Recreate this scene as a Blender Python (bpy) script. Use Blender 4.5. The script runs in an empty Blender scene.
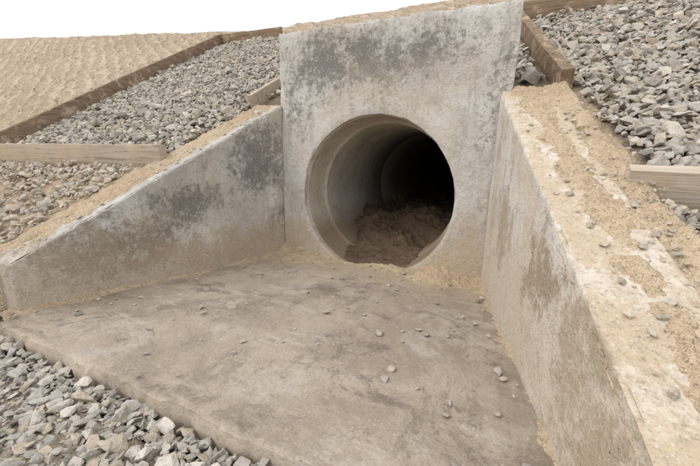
import bpy, bmesh, math, random
import numpy as np
from mathutils import Vector, Matrix, noise as mn
random.seed(7); rng=np.random.default_rng(7)
scene=bpy.context.scene

# ------------------------------------------------------------------ helpers
def nz(x,y,z=0.0,s=1.0,o=4):
    return mn.fractal(Vector((x*s,y*s,z*s)),1.0,2.0,o)   # approx -1..1
def sm(a,b,x):
    t=min(1,max(0,(x-a)/(b-a))); return t*t*(3-2*t)
def mkobj(name,verts,faces,mat=None,smooth=True,parent=None):
    me=bpy.data.meshes.new(name); me.from_pydata(verts,[],faces); me.update()
    if smooth: me.polygons.foreach_set('use_smooth',[True]*len(me.polygons))
    ob=bpy.data.objects.new(name,me); scene.collection.objects.link(ob)
    if mat: me.materials.append(mat)
    if parent: ob.parent=parent
    return ob
def fix_normals(ob):
    bm=bmesh.new(); bm.from_mesh(ob.data); bmesh.ops.recalc_face_normals(bm,faces=bm.faces); bm.to_mesh(ob.data); bm.free()

class NT:
    def __init__(s,name):
        s.m=bpy.data.materials.new(name); s.m.use_nodes=True; s.t=s.m.node_tree
        s.b=s.t.nodes['Principled BSDF']; s.b.inputs['Roughness'].default_value=1.
        s.b.inputs['Specular IOR Level'].default_value=.1
        s.geo=s.t.nodes.new('ShaderNodeNewGeometry').outputs['Position']
    def L(s,a,b): s.t.links.new(a,b)
    def n(s,ty): return s.t.nodes.new(ty)
    def setin(s,inp,v):
        if isinstance(v,bpy.types.NodeSocket): s.L(v,inp)
        else: inp.default_value=v
    def mapping(s,sc=(1,1,1),loc=(0,0,0),rot=(0,0,0),src=None):
        m=s.n('ShaderNodeMapping'); s.L(src or s.geo,m.inputs['Vector'])
        m.inputs['Scale'].default_value=sc; m.inputs['Location'].default_value=loc; m.inputs['Rotation'].default_value=rot
        return m.outputs[0]
    def noise(s,scale,detail=8,rough=.6,vec=None,dist=0,off=0):
        n=s.n('ShaderNodeTexNoise'); v=vec or s.geo
        if off: v=s.mapping(loc=(off,off*1.7,off*.6),src=v)
        s.L(v,n.inputs['Vector']); n.inputs['Scale'].default_value=scale
        n.inputs['Detail'].default_value=min(detail,2 if scale>=60 else 4 if scale>4 else 7); n.inputs['Roughness'].default_value=rough; n.inputs['Distortion'].default_value=dist
        return n.outputs['Fac']
    def vor(s,scale,vec=None,feat='F1'):
        n=s.n('ShaderNodeTexVoronoi'); s.L(vec or s.geo,n.inputs['Vector']); n.inputs['Scale'].default_value=scale; n.feature=feat
        return n.outputs['Distance']
    def ramp(s,f,a,b,lo=0.,hi=1.):
        n=s.n('ShaderNodeMapRange'); n.interpolation_type='SMOOTHSTEP'; s.setin(n.inputs['Value'],f)
        n.inputs['From Min'].default_value=a; n.inputs['From Max'].default_value=b
        n.inputs['To Min'].default_value=lo; n.inputs['To Max'].default_value=hi
        return n.outputs['Result']
    def math(s,op,a,b=0.,c=None):
        n=s.n('ShaderNodeMath'); n.operation=op; s.setin(n.inputs[0],a); s.setin(n.inputs[1],b)
        if c is not None: s.setin(n.inputs[2],c)
        return n.outputs[0]
    def mix(s,f,a,b,mode='MIX'):
        n=s.n('ShaderNodeMix'); n.data_type='RGBA'; n.blend_type=mode; s.setin(n.inputs[0],f)
        for i,v in ((6,a),(7,b)):
            if isinstance(v,tuple): v=(*v,1)[:4]
            s.setin(n.inputs[i],v)
        return n.outputs[2]
    def sep(s):
        n=s.n('ShaderNodeSeparateXYZ'); s.L(s.geo,n.inputs[0]); return n.outputs
    def blob(s,c,r):
        v=s.mapping(sc=(1/r[0],1/r[1],1/r[2]),loc=(-c[0]/r[0],-c[1]/r[1],-c[2]/r[2]))
        l=s.n('ShaderNodeVectorMath'); l.operation='LENGTH'; s.L(v,l.inputs[0])
        return s.ramp(l.outputs['Value'],.1,1.5,1,0)
    def bump(s,h,dist=.01,strength=1.,prev=None):
        b=s.n('ShaderNodeBump'); b.inputs['Distance'].default_value=dist; b.inputs['Strength'].default_value=strength
        s.L(h,b.inputs['Height'])
        if prev: s.L(prev,b.inputs['Normal'])
        return b.outputs[0]
    def out(s,col,nrm=None):
        s.setin(s.b.inputs['Base Color'],col)
        if nrm: s.L(nrm,s.b.inputs['Normal'])
        return s.m

# ------------------------------------------------------------------ materials
def concrete(name,light=(.50,.475,.435),mid=(.37,.345,.31),dark=(.13,.122,.11),tan=(.465,.375,.27),
             stain_lo=.56,base_h=.30,base_amt=.8,blobs=(),tanblobs=(),tan_all=.0,off=0.,top_sand=0.):
    k=NT(name); X,Y,Z=k.sep()
    n0=k.noise(2.2,8,.72,off=off+1); nA=k.noise(9,6,.75,off=off+4); fine=k.noise(34,5,.85,off=off+31); grit=k.noise(95,3,.85,off=off+3)
    c=k.mix(k.ramp(n0,.38,.62),light,mid)
    c=k.mix(k.ramp(nA,.50,.68,0,.55),c,(.295,.275,.25))
    c=k.mix(k.ramp(k.noise(3.5,8,.75,off=off+9),.52,.64,0,.65),c,(.68,.655,.615))
    c=k.mix(k.math('MULTIPLY',k.ramp(k.noise(1.7,8,.76,off=off+13),.44,.60),.38+tan_all),c,tan)
    st=k.noise(1,6,.7,vec=k.mapping(sc=(12,12,1.3),loc=(off,off,off)))
    c=k.mix(k.ramp(st,.54,.68,0,.5),c,(.23,.215,.19))
    n1=k.noise(3.2,8,.78,off=off+20); f=k.ramp(n1,stain_lo,stain_lo+.10,0,.7)
    for cc,r,a in blobs:
        bl=k.blob(cc,r)
        m=k.math('MULTIPLY',bl,a)
        m=k.math('ADD',m,k.math('MULTIPLY',k.math('SUBTRACT',n1,.5),3.2))
        m=k.math('ADD',m,k.math('MULTIPLY',k.math('SUBTRACT',fine,.5),2.2))
        m=k.math('MULTIPLY',k.ramp(m,.35,1.05,0,.82),k.ramp(bl,0,.35))
        f=k.math('MAXIMUM',f,m)
    c=k.mix(f,c,dark)
    h=k.math('SUBTRACT',Z,k.math('MULTIPLY',k.noise(2.6,7,.76,off=off+41),base_h*1.6))
    c=k.mix(k.math('MULTIPLY',k.ramp(h,-.12,base_h*.5,1,0),base_amt),c,tan)
    for cc,r,a,col in tanblobs:
        bl=k.blob(cc,r)
        m=k.math('ADD',k.math('MULTIPLY',bl,.75),k.math('MULTIPLY',k.math('SUBTRACT',nA,.5),2.0))
        m=k.math('ADD',m,k.math('MULTIPLY',k.math('SUBTRACT',fine,.5),1.0))
        m=k.math('MULTIPLY',k.ramp(m,.25,.75),k.ramp(bl,0,.3))
        c=k.mix(k.math('MULTIPLY',m,a),c,col)
    if top_sand:
        g=k.n('ShaderNodeNewGeometry'); sx=k.n('ShaderNodeSeparateXYZ'); k.L(g.outputs['True Normal'],sx.inputs[0])
        up=k.ramp(sx.outputs['Z'],.6,.8)
        up=k.math('MULTIPLY',up,k.ramp(k.math('ADD',nA,k.math('MULTIPLY',fine,.35)),.52,.74,.2,top_sand))
        c=k.mix(up,c,(.50,.395,.275))
    c=k.mix(k.ramp(fine,.52,.68,0,.3),c,(.26,.235,.20))
    c=k.mix(k.ramp(grit,.52,.70,0,.45),c,(.19,.17,.14))
    c=k.mix(k.ramp(k.noise(120,3,.8,off=off+8),.56,.70,0,.45),c,(.70,.66,.60))
    por=k.ramp(k.vor(30),.03,.10,1,0); por=k.math('MULTIPLY',por,k.ramp(nA,.50,.60))
    c=k.mix(por,c,(.10,.09,.075))
    hgt=k.math('ADD',nA,k.math('MULTIPLY',por,-.6))
    nb=k.bump(hgt,.006,.8); nb=k.bump(grit,.004,.9,prev=nb)
    return k.out(c,nb)

DARKTAN=(.28,.22,.155)
m_head=concrete('headwall_concrete',off=0,stain_lo=.60,base_h=.20,base_amt=.8,
   light=(.60,.575,.535),mid=(.47,.445,.41),
   blobs=(((-.25,0,1.26),(.62,.5,.24),.95),((.35,0,1.28),(.38,.5,.20),.8),((.68,0,.95),(.14,.5,.4),.6),((-.58,0,1.0),(.2,.5,.35),.55),((-.15,0,1.02),(.4,.5,.10),.4)),
   tanblobs=(((-.60,0,.12),(.18,.4,.30),.7,(.46,.36,.25)),((.6,0,.1),(.2,.4,.3),.75,(.46,.36,.25)),((.2,0,1.1),(.5,.4,.2),.3,(.42,.35,.27))))
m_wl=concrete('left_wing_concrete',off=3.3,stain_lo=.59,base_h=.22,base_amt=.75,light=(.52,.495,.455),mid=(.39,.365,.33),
   blobs=(((-.76,-.2,.72),(.22,.25,.35),1.),((-.93,-.95,.24),(.25,.45,.18),.85),((-.70,-.05,.45),(.12,.14,.5),.65),((-.86,-.6,.38),(.3,.4,.16),.7)),
   tanblobs=(((-.95,-1.1,.2),(.4,.5,.2),.7,DARKTAN),((-.8,-.5,.1),(.4,.5,.15),.6,(.40,.31,.21))))
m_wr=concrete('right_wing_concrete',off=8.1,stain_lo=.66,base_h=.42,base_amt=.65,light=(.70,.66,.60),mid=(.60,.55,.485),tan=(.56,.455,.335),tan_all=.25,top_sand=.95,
   blobs=(((.80,-.4,.62),(.1,.12,.14),.45),((1.03,-.47,.83),(.035,.10,.12),1.0)),
   tanblobs=(((.9,-.95,.36),(.20,.19,.17),.9,(.32,.245,.165)),((.78,-.42,.38),(.3,.16,.22),.75,(.38,.295,.20)),((.98,-1.3,.2),(.3,.25,.28),.75,(.38,.295,.20)),((.72,-.15,.5),(.2,.12,.4),.5,(.42,.34,.24))))

def mk_apron():
    k=NT('apron_concrete'); X,Y,Z=k.sep()
    fine=k.noise(34,5,.85,off=3); nA=k.noise(11,6,.75)
    c=k.mix(k.ramp(k.noise(1.8,8,.74,off=2,dist=.3),.40,.60),(.40,.33,.255),(.30,.245,.19))
    c=k.mix(k.ramp(k.noise(3.1,8,.76,off=6),.52,.64,0,.6),c,(.46,.405,.34))
    c=k.mix(k.ramp(k.noise(4,8,.8,off=12,dist=.5),.53,.63,0,.8),c,(.18,.145,.112))
    c=k.mix(k.ramp(k.noise(1.3,8,.8,off=32,dist=.8),.53,.61,0,.6),c,(.21,.17,.13))
    sw=k.noise(1,8,.76,vec=k.mapping(sc=(2.2,9,1),rot=(0,0,.5)))
    c=k.mix(k.ramp(sw,.54,.64,0,.5),c,(.50,.44,.37))
    sw2=k.noise(1,8,.76,vec=k.mapping(sc=(9,2.5,1),rot=(0,0,-.3),loc=(4,1,0)))
    c=k.mix(k.ramp(sw2,.55,.66,0,.6),c,(.22,.18,.135))
    e=k.ramp(k.math('ADD',Y,k.math('MULTIPLY',k.noise(3,7,.78),.6)),-.15,.30)
    c=k.mix(k.math('MULTIPLY',e,.8),c,(.45,.355,.25))
    fr=k.ramp(k.math('ADD',Y,k.math('MULTIPLY',nA,.12)),-1.48,-1.41,.75,0)
    c=k.mix(fr,c,(.53,.445,.34))
    c=k.mix(k.ramp(fine,.54,.70,0,.35),c,(.21,.17,.13))
    c=k.mix(k.ramp(k.noise(85,4,.85,off=9),.56,.70,0,.35),c,(.56,.48,.39))
    c=k.mix(k.ramp(k.noise(100,3,.85,off=19),.56,.70,0,.4),c,(.17,.135,.10))
    nb=k.bump(nA,.010,.8); nb=k.bump(fine,.005,.8,prev=nb)
    return k.out(c,nb)
m_apron=mk_apron()

def sandmat(name,a,b,d):
    k=NT(name); g=k.noise(90,4,.85,off=7)
    c=k.mix(k.ramp(k.noise(2.5,8,.7),.38,.62),a,b)
    c=k.mix(k.ramp(k.noise(14,6,.8,off=5),.5,.66,0,.7),c,d)
    c=k.mix(k.ramp(g,.52,.68,0,.6),c,tuple(x*.5 for x in a))
    c=k.mix(k.ramp(k.noise(130,3,.8,off=2),.56,.70,0,.55),c,tuple(min(.8,x*1.35) for x in a))
    nb=k.bump(k.noise(16,6,.8),.02,.9); nb=k.bump(g,.008,1,prev=nb)
    return k.out(c,nb)
m_sand=sandmat('loose_sand',(.53,.415,.285),(.46,.35,.235),(.37,.275,.18))
m_dirt=sandmat('dark_dirt',(.18,.128,.084),(.135,.094,.062),(.085,.06,.04))

def mk_ground():
    k=NT('ground_soil')
    at=k.n('ShaderNodeAttribute'); at.attribute_name='sand'; sf=at.outputs['Fac']
    at2=k.n('ShaderNodeAttribute'); at2.attribute_name='net'; nf=at2.outputs['Fac']
    g=k.mix(k.ramp(k.noise(6,6,.7),.35,.65),(.30,.245,.18),(.21,.17,.125))
    s=k.mix(k.ramp(k.noise(3,8,.7,off=3),.38,.62),(.53,.415,.285),(.45,.34,.225))
    s=k.mix(k.ramp(k.noise(20,6,.8,off=5),.5,.66,0,.6),s,(.38,.285,.185))
    p=k.mix(k.ramp(k.noise(.8,8,.78,off=8),.40,.60),(.64,.525,.395),(.54,.425,.305))
    w=k.n('ShaderNodeTexWave'); w.wave_type='BANDS'; w.bands_direction='Y'
    k.L(k.mapping(rot=(0,0,.55)),w.inputs['Vector']); w.inputs['Scale'].default_value=1.7
    w.inputs['Distortion'].default_value=7; w.inputs['Detail'].default_value=4; w.inputs['Detail Scale'].default_value=1.5
    w.inputs['Detail Roughness'].default_value=.7
    wv=w.outputs['Fac']
    p=k.mix(k.math('MULTIPLY',k.ramp(wv,.1,.55,1,0),.55),p,(.43,.33,.225))
    p=k.mix(k.ramp(k.noise(9,6,.85,off=18),.50,.62,0,.6),p,(.41,.31,.21))
    s=k.mix(nf,s,p)
    f=k.math('ADD',sf,k.math('MULTIPLY',k.math('SUBTRACT',k.noise(9,6,.75),.5),.8))
    c=k.mix(k.ramp(f,.35,.6),g,s)
    c=k.mix(k.ramp(k.noise(80,4,.85,off=7),.52,.70,0,.45),c,(.24,.18,.12))
    h=k.math('ADD',k.noise(14,6,.8),k.math('MULTIPLY',k.math('MULTIPLY',wv,nf),1.2))
    nb=k.bump(h,.06,1.)
    return k.out(c,nb)
m_ground=mk_ground()

def mk_stone():
    k=NT('crushed_stone'); at=k.n('ShaderNodeAttribute'); at.attribute_name='scol'
    c=k.mix(k.ramp(k.noise(35,5,.75),.40,.65,0,.5),at.outputs['Color'],(.48,.43,.36))
    gr=k.noise(90,4,.8,off=3)
    c=k.mix(k.ramp(gr,.5,.7,0,.4),c,(.16,.145,.125))
    nb=k.bump(gr,.005,.9)
    return k.out(c,nb)
m_stone=mk_stone()

def wood(name,a,b,d,ax,mud=.3):
    k=NT(name); sc={'x':(1.2,30,30),'y':(30,1.2,30)}[ax]
    g=k.noise(1,6,.75,vec=k.mapping(sc=sc))
    c=k.mix(k.ramp(g,.38,.62),a,b); c=k.mix(k.ramp(k.noise(1,6,.75,vec=k.mapping(sc=tuple(v*2.3 for v in sc),loc=(3,3,3))),.5,.66,0,.8),c,d)
    c=k.mix(k.ramp(k.noise(7,6,.75,off=3),.6-mud*.4,.72-mud*.2,0,.85),c,(.50,.395,.275))
    nb=k.bump(g,.008,1)
    return k.out(c,nb)
m_woodA=wood('weathered_timber',(.48,.40,.32),(.40,.325,.25),(.23,.175,.125),'x',.4)
m_woodG=wood('pale_timber',(.58,.50,.41),(.48,.405,.32),(.27,.21,.16),'x',.35)
m_woodB=wood('dark_timber',(.27,.19,.128),(.195,.137,.09),(.10,.072,.047),'y',.22)
m_woodE=wood('brown_timber',(.31,.225,.155),(.24,.17,.115),(.12,.088,.06),'x',.22)

# ------------------------------------------------------------------ layout
R=.51; ZC=.424
HX0,HX1,HT0,HT1,HY=-.700,.752,1.458,1.446,.15
AL,AR=-.681,.697; aL,aR=.242,.216; WL=1.465; WR=1.62; TH=.205
zL=lambda t:1.011-.56*t*math.cos(aL)
zR=lambda t:1.025-.506*t*math.cos(aR)
def xin_l(y): return AL+math.tan(aL)*min(0,y)
def xin_r(y): return AR-math.tan(aR)*min(0,y)
def zap(y): return -.04*(1+y/1.5)          # apron falls slightly to the pipe
def bline(y): return -3.05-.231*(y+.66)
def slope(x,y):
    H=3.0+.1*max(0,-3.7-max(x,-25)); 
    if x>-1: H=3.0-.1*sm(-1,2,x)
    m=.54+max(0,(H-3.0))/4.66
    p=.655+m*(y+.66); k=.22
    h=max(k-abs(p-H),0)/k
    return min(p,H)-h*h*k*.25
def ground_z(x,y):
    s=slope(x,y)
    s+=.018*nz(x,y,0,3)+.02*nz(x,y,3,.9)
    if x<bline(y)-.05 or y>2.8: s+=.035*nz(x,y*1.5,5,2.2)+.018*nz(x,y,9,6)+.02
    flat=-.04+.012*nz(x,y,1,2.5)-(.0 if abs(x)<3 else .02*nz(x,y,2,.3))
    t=sm(-1.60,-1.47,y)
    z=flat*(1-t)+(s-.035)*t
    ch=(xin_l(y)-.10<x<xin_r(y)+.10) and -1.56<y<.07
    if ch: z=-.24
    return z
def sandmask(x,y):
    if y<-1.5: return 0.0 if (-4<x<3.2 and y>-4) else .8
    v=0.
    dl=(xin_l(y)-TH)-x; dr=x-(xin_r(y)+TH)
    wl=.035; wr=.13 if y>-.7 else .04
    if y<.1:
        if dl>-.2: v=max(v,1-sm(wl*.6,wl*1.8,dl))
        if dr>-.2: v=max(v,1-sm(wr*.6,wr*1.8,dr))
    if x<0 and y<-.74: v=max(v,.55)
    v=max(v,sm(-.02,.03,bline(y)-x))
    if x<0: v=max(v,sm(2.62,2.70,y))
    else: v=max(v,sm(1.72,1.78,y)); v=max(v,sm(3.3,3.36,x))
    return v

# ------------------------------------------------------------------ ground sheet
def axis(lo,fl,fh,hi,st):
    a=list(np.arange(fl,fh+1e-6,st)); d=st; v=fl; L=[]
    while v>lo: d=min(d*1.22,8); v-=d; L.append(v)
    d=st; v=fh; Rr=[]
    while v<hi: d=min(d*1.22,8); v+=d; Rr.append(v)
    return L[::-1]+a+Rr
xs=axis(-120,-4.3,3.0,120,.045); 
xs=sorted([x for x in xs if x<-12 or x>=-4.3]+list(np.arange(-12,-4.31,.08)))
ys=axis(-120,-2.5,4.4,150,.045)
V=[];F=[];S=[];N=[]
for y in ys:
    for x in xs:
        V.append((x,y,ground_z(x,y))); S.append(sandmask(x,y)); N.append(1. if (x<bline(y)-.02 and y>-1.5) or y>2.6 else 0.)
nx=len(xs)
for j in range(len(ys)-1):
    for i in range(nx-1):
        a=j*nx+i; q=(a,a+1,a+nx+1,a+nx)
        zz=[V[k][2] for k in q]
        if -.02<ys[j]<.12 and abs(xs[i]+.02)<.62 and max(zz)-min(zz)>.4: continue   # pipe passes through the bank here
        F.append(q)
g=mkobj('ground',V,F,m_ground)
for nm,arr in(('sand',S),('net',N)):
    at=g.data.attributes.new(nm,'FLOAT','POINT'); at.data.foreach_set('value',arr)

# ------------------------------------------------------------------ walls
def hexa(name,c,n,mat,amp=.004,chip=.012,parent=None):
    idx={};V=[];F=[]
    def vid(i,j,k):
        key=(i,j,k)
        if key in idx: return idx[key]
        u,v,w=i/n[0],j/n[1],k/n[2]; P=Vector(c(u,v,w))
        ext=sum(1 for q,m in((i,n[0]),(j,n[1]),(k,n[2])) if q in(0,m))
        q=Vector((nz(P.x,P.y,P.z,4),nz(P.x+9,P.y,P.z,4),nz(P.x,P.y+9,P.z,4)))*amp
        if ext>=2:
            ctr=Vector(c(min(.96,max(.04,u)),.5 if j in(0,n[1]) else v,min(.9,max(.1,w)) if k in (0,n[2]) else w))
            d=(ctr-P); 
            if d.length>0: d.normalize()
            a=.35+.9*max(0,nz(P.x,P.y,P.z,13)*1.4+.1)
            q+=d*chip*a
        idx[key]=len(V); V.append(P+q); return idx[key]
    def face(fn,a,b):
        for i in range(a):
            for j in range(b):
                F.append((fn(i,j),fn(i+1,j),fn(i+1,j+1),fn(i,j+1)))
    for k in(0,n[2]): face(lambda i,j:vid(i,j,k),n[0],n[1])
    for j0 in(0,n[1]): face(lambda i,k:vid(i,j0,k),n[0],n[2])
    for i0 in(0,n[0]): face(lambda j,k:vid(i0,j,k),n[1],n[2])
    ob=mkobj(name,V,F,mat,True,parent); fix_normals(ob)
    es=ob.modifiers.new('es','EDGE_SPLIT'); es.split_angle=math.radians(50)
    return ob
def wing(name,side,mat):
    A,al,zf=(AL,aL,zL) if side<0 else (AR,aR,zR)
    L=WL if side<0 else WR
    def c(u,v,w):
        t=u*L; x=A+side*t*math.sin(al); y=-t*math.cos(al)
        y0=-.004 if u==0 else y
        top=zf(t); b=-.16
        return (x+side*v*TH/math.cos(al),y0,b+(top-b)*w)
    return hexa(name,c,(200,24,80),mat,chip=.014 if side>0 else .011)
wing('left_wing_wall',-1,m_wl); wing('right_wing_wall',1,m_wr)

def headwall():
    cx,cz=0.,ZC; zb=-.25
    ang=[2*math.pi*i/220 for i in range(220)]
    for X,Z in((HX0,HT0),(HX1,HT1),(HX0,zb),(HX1,zb)): ang.append(math.atan2(Z-cz,X-cx)%(2*math.pi))
    ang=sorted(ang); n=len(ang); K=26
    def rim(a):
        dx,dz=math.cos(a),math.sin(a); best=9
        for xb in(HX0,HX1):
            if dx*(xb-cx)>1e-9:
                best=min(best,(xb-cx)/dx)
        if dz<-1e-9: best=min(best,(zb-cz)/dz)
        if dz>1e-9:
            m=(HT1-HT0)/(HX1-HX0); t=(HT0+m*(cx-HX0)-cz)/(dz-m*dx); best=min(best,t)
        return best
    V=[];F=[]
    for side,y0 in((0,0.),(1,HY)):
        for k in range(K+1):
            for a in ang:
                f=k/K; r=R+(rim(a)-R)*f
                x,z=cx+r*math.cos(a),cz+r*math.sin(a)
                if k==0 and side==0: q=.008*max(0,nz(x,2,z,12)); x+=q*math.cos(a); z+=q*math.sin(a)
                y=y0+.004*nz(x,y0,z,4)
                if k==0:
                    c=.004+.012*max(0,nz(x,y0,z,9)); y+= c if side==0 else -c; 
                if k==K:
                    c=.006+.018*max(0,nz(x,y0,z,10)); y+= c if side==0 else -c
                    s=.010*nz(x,3,z,9); x+=s*(1 if x<0 else -1)*.6; z+=s
                V.append((x,y,z))
    off=(K+1)*n
    for s in(0,1):
        for k in range(K):
            for i in range(n):
                j=(i+1)%n; F.append((s*off+k*n+i,s*off+k*n+j,s*off+(k+1)*n+j,s*off+(k+1)*n+i))
    for i in range(n):
        j=(i+1)%n
        F.append((K*n+i,K*n+j,off+K*n+j,off+K*n+i)); F.append((i,j,off+j,off+i))
    ob=mkobj('headwall',V,F,m_head); fix_normals(ob)
    es=ob.modifiers.new('es','EDGE_SPLIT'); es.split_angle=math.radians(50)
headwall()

# ------------------------------------------------------------------ pipe
def mk_pipe_mat():
    k=NT('pipe_concrete'); X,Y,Z=k.sep()
    c=k.mix(k.ramp(k.noise(2.5,8,.7),.38,.62),(.54,.51,.46),(.43,.405,.36))
    rg=k.noise(1,6,.7,vec=k.mapping(sc=(1.5,14,1.5)))
    c=k.mix(k.ramp(rg,.5,.66,0,.4),c,(.31,.28,.235))
    c=k.mix(k.ramp(k.noise(5,6,.75,off=5),.5,.66,0,.6),c,(.30,.255,.20))
    c=k.mix(k.math('MULTIPLY',k.ramp(Y,.16,.5,1,0),.4),c,(.50,.41,.30))
    c=k.mix(k.ramp(Y,.7,2.0,0,.85),c,(.09,.075,.06))     # painted gloom: wall colour darkens with depth into the pipe
    h=k.ramp(k.math('ADD',Z,k.math('MULTIPLY',k.noise(5,6,.75),.2)),.2,.42,1,0)
    c=k.mix(h,c,(.26,.20,.14))
    c=k.mix(k.ramp(k.noise(60,4,.85,off=3),.5,.70,0,.45),c,(.18,.15,.12))
    return k.out(c,k.bump(k.noise(18,6,.8),.010,.8))
m_pipe=mk_pipe_mat()
def pipe():
    prof=[(.035,R+.02),(.045,R-.004),(.12,R-.006),(.255,R-.010),(.262,R-.014),(.272,R-.030),(.30,R-.033),(.8,R-.033),(1.45,R-.033),(1.46,R-.029),(1.468,R-.029),(1.476,R-.033),(3,R-.033),(5,R-.033),(8,R-.033)]
    outer=[(8,R+.06),(HY+.01,R+.06)]
    n=160;V=[];F=[]
    for y,r in prof+outer:
        for i in range(n):
            a=2*math.pi*i/n; rr=r+.003*nz(math.cos(a)*2,y*2,math.sin(a)*2,2)
            V.append((rr*math.cos(a),y,ZC+rr*math.sin(a)))
    for k in range(len(prof)+len(outer)-1):
        for i in range(n):
            j=(i+1)%n; F.append((k*n+i,k*n+j,(k+1)*n+j,(k+1)*n+i))
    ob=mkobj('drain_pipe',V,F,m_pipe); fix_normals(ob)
    es=ob.modifiers.new('es','EDGE_SPLIT'); es.split_angle=math.radians(40)
pipe()
def bed_z(x,y):
    z=-.035+.16*sm(.10,1.1,y)+.28*sm(2.5,7.9,y)
    e=sm(.05,.5,y)
    z+=.06*nz(x,y,0,3.5)*e+.05*max(0,nz(x,y,5,7))*e+.03*max(0,nz(x,y,8,17))*e+.012*nz(x,y,2,32)*sm(0,.2,y)
    z+=.10*math.exp(-((x-.12)**2/.06+(y-.85)**2/.16))+.08*math.exp(-((x+.22)**2/.02+(y-.6)**2/.05))
    z-=.04*sm(.1,-.02,y)
    if y>7.0: z+=.9*sm(7.0,7.8,y)
    return z
def bz(x,y): return bed_z(x,y)+.10*(abs(x)/.5)**3
V=[];F=[];yy=list(np.arange(.012,2.0,.012))+list(np.arange(2.0,8.0,.1)); M_=85; xx=list(np.linspace(-.49,.49,M_+1))
for y in yy:
    for x in xx: V.append((x,y,bz(x,y)))
for j in range(len(yy)-1):
    for i in range(M_): a=j*(M_+1)+i; F.append((a,a+1,a+M_+2,a+M_+1))
mkobj('pipe_sediment',V,F,m_dirt)

# ------------------------------------------------------------------ apron slab
def apron():
    FY=-1.512
    def c(u,v,w):
        y=-.002+(FY+.002)*v
        l=xin_l(y)-.05; r=xin_r(y)+.05
        if v>.93: l+=.12*(v-.93)/.07
        x=l+(r-l)*u
        if v==1: y+=.012*nz(x,0,0,6)+.006*nz(x,0,4,20)
        z=-.15+(.15+zap(y))*w
        if w==1: z+=.005*nz(x,y,0,2.5)+.003*nz(x,y,4,9)
        return (x,y,z)
    return hexa('concrete_apron',c,(220,120,5),m_apron,amp=.002,chip=.012)
apron()

# ------------------------------------------------------------------ sand drifts
def drift_apron():
    V=[];F=[];ny,nxx=220,220
    for j in range(ny+1):
        y=-1.47+1.51*j/ny
        l,r=xin_l(y)-.015,xin_r(y)+.015
        for i in range(nxx+1):
            x=l+(r-l)*i/nxx
            dl,dr,dh=x-xin_l(y),xin_r(y)-x,max(-y,0)
            n1=.5+.5*nz(x,y,0,3); n2=nz(x,y,1,9); n3=nz(x,y,2,25); n4=nz(x,y,2,60)
            h=.045*math.exp(-dl/.03)*(.2+n1)+.036*math.exp(-dr/.025)*(.0+n1)
            inm=abs(x)<.44
            h+=.045*math.exp(-dh/(.06))*(.3+n1)*(1 if not inm else .6)
            h+=.024*math.exp(-dh/.25)*n1
            h+=.07*math.exp(-(((x-.44)/.12)**2+((y+.0)/.11)**2))
            h+=.03*math.exp(-(((x+.5)/.2)**2+((y+.06)/.12)**2))
            h+=.006*n2+.007*n3+.004*n4-.0145
            h-=.02*sm(-1.40,-1.47,y)
            if y>0: h-=.02*sm(0,.04,y)
            V.append((x,y,h+zap(min(y,0))))
    for j in range(ny):
        for i in range(nxx): a=j*(nxx+1)+i; F.append((a,a+1,a+nxx+2,a+nxx+1))
    mkobj('sand_drift',V,F,m_sand)
drift_apron()
def drift_top(side):
    A,al,zf=(AL,aL,zL) if side<0 else (AR,aR,zR)
    VM=1.55 if side>0 else 1.22
    LL=1.455 if side<0 else 1.60
    V=[];F=[];nu,nv=380,60
    for i in range(nu+1):
        t=.0+LL*i/nu
        for j in range(nv+1):
            v=VM*j/nv
            x=A+side*(t*math.sin(al)+v*TH/math.cos(al)); y=-t*math.cos(al)-.001
            n1=nz(x,y,0,3.2); n2=nz(x,y,3,10); n3=nz(x,y,7,28); n4=nz(x,y,7,60)
            if side<0:
                h=.006+.014*n1+.010*n2+.008*n3+.004*n4; edge=sm(.0,.45,v); h=h*edge-.020*(1-edge)+.008*sm(.6,1.1,v)
                if v>1.0: h-=.08*sm(1.0,1.22,v)
            else:
                c=math.exp(-((v-.60)/.26)**2); h=-.016+.024*c+.016*n1+.014*n2+.010*n3+.007*n4+.024*sm(.8,1.15,v)+.016*sm(.35,.0,t)
                h-=.018*(1-sm(.0,.30,v))
                if v>1.3: h-=.10*sm(1.3,1.55,v)
            V.append((x,y,zf(t)+h))
    for i in range(nu):
        for j in range(nv): a=i*(nv+1)+j; F.append((a,a+1,a+nv+2,a+nv+1))
    mkobj('sand_drift',V,F,m_sand)
drift_top(-1); drift_top(1)

# ------------------------------------------------------------------ timber boards
def board(name,p0,p1,th,ht,mat,nrm=(0,-.475,.88),sink=.04,bow=.006):
    p0,p1=Vector(p0),Vector(p1); d=(p1-p0).normalized(); up=Vector(nrm).normalized(); up=(up-d*up.dot(d)).normalized(); s=d.cross(up)
    L=(p1-p0).length; sd=random.random()*20
    def c(u,v,w):
        q=p0+d*(u*L)+s*((v-.5)*th)+up*(w*ht-sink)
        q+=s*bow*math.sin(u*5+sd)+up*bow*math.sin(u*4+sd*2)*.6
        return q
    return hexa(name,c,(max(20,int(L/.03)),3,5),mat,amp=.002,chip=.006)
P=lambda x,y,dz=0:(x,y,slope(x,y)+dz)
board('timber_board',P(-3.15,-.70),P(-1.02,-.68),.05,.13,m_woodA,nrm=(0,-.1,1),sink=.05)
board('timber_board',P(bline(-.72),-.72),P(bline(2.75),2.75),.05,.17,m_woodB,sink=.05)
board('timber_board',P(-3.95,2.68),P(-2.6,2.68),.05,.15,m_woodE,nrm=(0,-.2,1),sink=.05)
board('timber_board',P(-.965,.02),P(-.965,1.6),.045,.12,m_woodA,sink=.05)
board('timber_board',P(.99,.02),P(.64,1.72),.06,.14,m_woodB,sink=.05)
board('timber_board',P(.60,1.75),P(3.35,1.75),.05,.14,m_woodE,nrm=(0,-.2,1),sink=.04)
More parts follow.
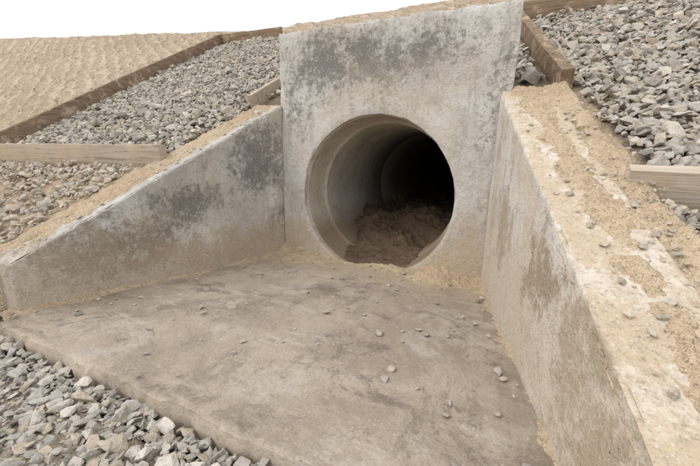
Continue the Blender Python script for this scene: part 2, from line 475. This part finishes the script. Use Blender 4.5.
board('timber_board',P(1.10,-.755,-.004),P(3.35,-.755,-.004),.06,.12,m_woodG,nrm=(0,-.35,1),sink=.05)
board('timber_board',P(3.32,-.72),P(3.32,1.72),.05,.14,m_woodB,sink=.05)
board('timber_board',(-4.2,-1.475,.14),(-1.27,-1.475,.14),.05,.16,m_woodA,nrm=(0,0,1),sink=.05)
board('timber_board',(1.30,-1.475,.14),(3.6,-1.475,.14),.05,.16,m_woodA,nrm=(0,0,1),sink=.05)

# ------------------------------------------------------------------ crushed stone
def mktemplates(K,fl,rnd=.74,npt=(10,17)):
    out=[]
    for k in range(K):
        bm=bmesh.new(); n=random.randint(*npt)
        asp=(1,random.uniform(.5,.9),random.uniform(*fl))
        for i in range(n):
            v=Vector((random.gauss(0,1),random.gauss(0,1),random.gauss(0,1))).normalized()*random.uniform(.8,1.05)
            v=Vector([max(-rnd,min(rnd,q)) for q in v])
            bm.verts.new((v.x*asp[0],v.y*asp[1],v.z*asp[2]*1.1))
        bmesh.ops.convex_hull(bm,input=bm.verts)
        for v in [v for v in bm.verts if not v.link_faces]: bm.verts.remove(v)
        bmesh.ops.triangulate(bm,faces=bm.faces); bmesh.ops.recalc_face_normals(bm,faces=bm.faces)
        bm.verts.index_update()
        out.append((np.array([v.co[:] for v in bm.verts])/.75,np.array([[v.index for v in f.verts] for f in bm.faces])))
        bm.free()
    return out
T_stone=mktemplates(60,(.22,.55)); T_clod=mktemplates(20,(.6,.9),1.1,(18,26))
pal=np.array([(.43,.40,.35),(.375,.35,.315),(.50,.46,.395),(.29,.27,.24),(.42,.365,.285),(.36,.345,.315),(.55,.51,.445),(.225,.21,.185),(.45,.375,.285)])
palw=np.array([3,3,2.0,2.0,1.7,1.9,1.2,1.0,1.5]); palw/=palw.sum()
brown=np.array([(.21,.155,.105),(.16,.115,.075),(.26,.20,.135)])
def scatter(name,pts,sizes,tilt_m=0.,tilt=.5,palette=pal,weights=palw,mat=m_stone,dust=.0,T=None):
    T=T or T_stone
    VV=[];FF=[];CC=[];o=0
    base=Matrix.Rotation(math.atan(tilt_m),3,'X')
    for (x,y,z),s in zip(pts,sizes):
        tv,tf=T[rng.integers(len(T))]
        Rm=np.array(base@Matrix.Rotation(rng.normal(0,tilt),3,'X')@Matrix.Rotation(rng.normal(0,tilt),3,'Y')@Matrix.Rotation(rng.uniform(0,6.283),3,'Z'))
        VV.append((tv*s*.5)@Rm.T+np.array((x,y,z))); FF.append(tf+o); o+=len(tv)
        c=palette[rng.choice(len(palette),p=weights)]*rng.uniform(.82,1.15)
        dd=min(1,dust*rng.uniform(.3,1.7)); c=c*(1-dd)+np.array((.50,.39,.27))*dd
        CC.append(np.tile(np.append(c,1),(len(tv),1)))
    V=np.concatenate(VV);F=np.concatenate(FF);C=np.concatenate(CC)
    ob=mkobj(name,V.tolist(),F.tolist(),mat,False)
    ca=ob.data.color_attributes.new('scol','FLOAT_COLOR','POINT'); ca.data.foreach_set('color',C.astype(np.float32).ravel())
    return ob
def field(x0,x1,y0,y1,step,test,zf,jit=.5,smin=.04,smax=.10,zj=.012,keep=1.):
    pts=[];sz=[]
    for y in np.arange(y0,y1,step):
        for x in np.arange(x0,x1,step):
            if rng.random()>keep: continue
            px=x+rng.uniform(-jit,jit)*step; py=y+rng.uniform(-jit,jit)*step
            if not test(px,py): continue
            s=smin+(smax-smin)*rng.random()**1.8
            pts.append((px,py,zf(px,py)+rng.uniform(-.2,1)*zj+s*.08)); sz.append(s)
    return pts,sz
gz=lambda x,y:slope(x,y)-.02+.018*nz(x,y,0,3)+.02*nz(x,y,3,.9)
bx=lambda y:.99-.206*y
LAY=((.030,1,.01,.026,.05),(.033,.9,.025,.028,.068),(.085,.4,.035,.05,.10))
def bed(x0,x1,y0,y1,test,dust=.10,lay=LAY,tm=.54,z=gz,tilt=.42):
    pts=[];sz=[]
    for st,kp,zj,a,b in lay:
        p,s=field(x0,x1,y0,y1,st,test,z,smin=a,smax=b,zj=zj,keep=kp); pts+=p; sz+=s
    scatter('gravel_bed',pts,sz,tm,tilt,dust=dust)
bed(-4,-.99,-.64,2.62,lambda x,y:x>bline(y)+.04 and sandmask(x,y)<.5-.25*nz(x,y,0,6))
bed(.66,3.28,-.64,1.70,lambda x,y:x>(bx(y)+.05 if y>0 else .93) and sandmask(x,y)<.45-.25*nz(x,y,0,6))
bed(-.93,.95,.19,1.7,lambda x,y:x<bx(y)-.05,lay=LAY[1:])
bed(-3.9,-.9,-1.43,-.76,lambda x,y:x<xin_l(y)-TH-.01 and nz(x,y,0,4)>-.45,dust=.4,lay=((.030,.8,.008,.02,.045),(.05,.75,.015,.03,.07)))
bed(1.1,3.4,-1.43,-.82,lambda x,y:x>xin_r(y)+TH+.05)
fz=lambda x,y:-.045+.012*nz(x,y,1,2.5)
tf_=lambda x,y:not(y>-1.525 and -1.03<x<1.3)
bed(-2.2,.95,-2.35,-1.47,tf_,dust=.05,tm=0,z=fz,lay=((.020,1,.004,.018,.034),(.026,.95,.014,.024,.05),(.055,.55,.022,.042,.068)))
bed(-3.6,2.6,-3.6,-1.47,lambda x,y:tf_(x,y) and not(-2.2<x<.95 and y>-2.35) and not(y>-1.62 and .95<x<1.35) and y<-1.5,dust=.05,tm=0,z=fz,lay=((.05,1,.012,.04,.08),))
pts=[];sz=[]
for i in range(900):
    y=-1.48*rng.random(); x=rng.uniform(xin_l(y)+.02,xin_r(y)-.02)
    e=min(x-xin_l(y),xin_r(y)-x,-y)
    if rng.random()>.2+math.exp(-e/.12): continue
    s=.004+.030*rng.random()**4.2; pts.append((x,y,zap(y)+.003+s*.12+.02*math.exp(-e/.05))); sz.append(s)
for s,x,y in((.035,-.42,-1.02),(.03,-.36,-1.06),(.034,.10,-.78),(.028,.52,-.75),(.026,.56,-.78),(.03,-.1,-.62),(.024,.3,-.35)):
    pts.append((x,y,zap(y)+.008)); sz.append(s)
scatter('pebbles',pts,sz,0,.25,dust=.15)
pts=[];sz=[]
for side,A,al,zf_ in((-1,AL,aL,zL),(1,AR,aR,zR)):
    for i in range(1100):
        t=rng.uniform(0,1.45); v=rng.uniform(.15,1.5 if side>0 else 1.2)
        if rng.random()>.3+.7*(v>.9): continue
        s=.004+.022*rng.random()**3.5
        x=A+side*(t*math.sin(al)+v*TH/math.cos(al)); y=-t*math.cos(al)
        pts.append((x,y,zf_(t)+.004+s*.15)); sz.append(s)
scatter('pebbles',pts,sz,.54,.3,dust=.55)
pts=[];sz=[]
for i in range(900):
    y=rng.uniform(.12,2.2); x=rng.uniform(-.42,.42); s=.006+.036*rng.random()**4
    pts.append((x,y,bz(x,y)+s*.02)); sz.append(s)
scatter('soil_clods',pts,sz,0,.6,palette=brown,weights=np.array([.4,.45,.15]),mat=m_dirt,T=T_clod)

# ------------------------------------------------------------------ sky + sun
w=bpy.data.worlds.new("World"); scene.world=w; w.use_nodes=True; nt=w.node_tree
bg=nt.nodes['Background']; sky=nt.nodes.new('ShaderNodeTexSky'); sky.sky_type='NISHITA'; sky.sun_disc=False
sund=Vector((-.60,-.62,.95)).normalized()
el=math.asin(sund.z); az=math.atan2(sund.x,sund.y)
sky.sun_elevation=el; sky.sun_rotation=az
mx=nt.nodes.new('ShaderNodeMix'); mx.data_type='RGBA'; mx.inputs[0].default_value=.88
nt.links.new(sky.outputs[0],mx.inputs[6]); mx.inputs[7].default_value=(9.5,9.6,9.8,1)
nt.links.new(mx.outputs[2],bg.inputs[0]); bg.inputs[1].default_value=.15
sl=bpy.data.lights.new('sun','SUN'); sl.energy=1.4; sl.angle=math.radians(30); sl.color=(1,.985,.965)
so=bpy.data.objects.new('sun',sl); scene.collection.objects.link(so)
so.rotation_euler=sund.to_track_quat('Z','Y').to_euler()

# ------------------------------------------------------------------ camera
ya,pi_,ro=-.435,.222,.021
fw=Vector((math.sin(ya)*math.cos(pi_),math.cos(ya)*math.cos(pi_),-math.sin(pi_)))
rt=Vector((math.cos(ya),-math.sin(ya),0)); up=rt.cross(fw)
r2=rt*math.cos(ro)+up*math.sin(ro); u2=-rt*math.sin(ro)+up*math.cos(ro)
cam=bpy.data.cameras.new('camera'); co=bpy.data.objects.new('camera',cam); scene.collection.objects.link(co)
M=Matrix((r2,u2,-fw)).transposed().to_4x4(); M.translation=Vector((.8,-2.046,.682)); co.matrix_world=M
cam.sensor_width=36; cam.lens=342.7/700*36; cam.clip_start=.02; cam.clip_end=1000
scene.camera=co
scene.view_settings.view_transform='Standard'; scene.view_settings.look='None'; scene.view_settings.exposure=0
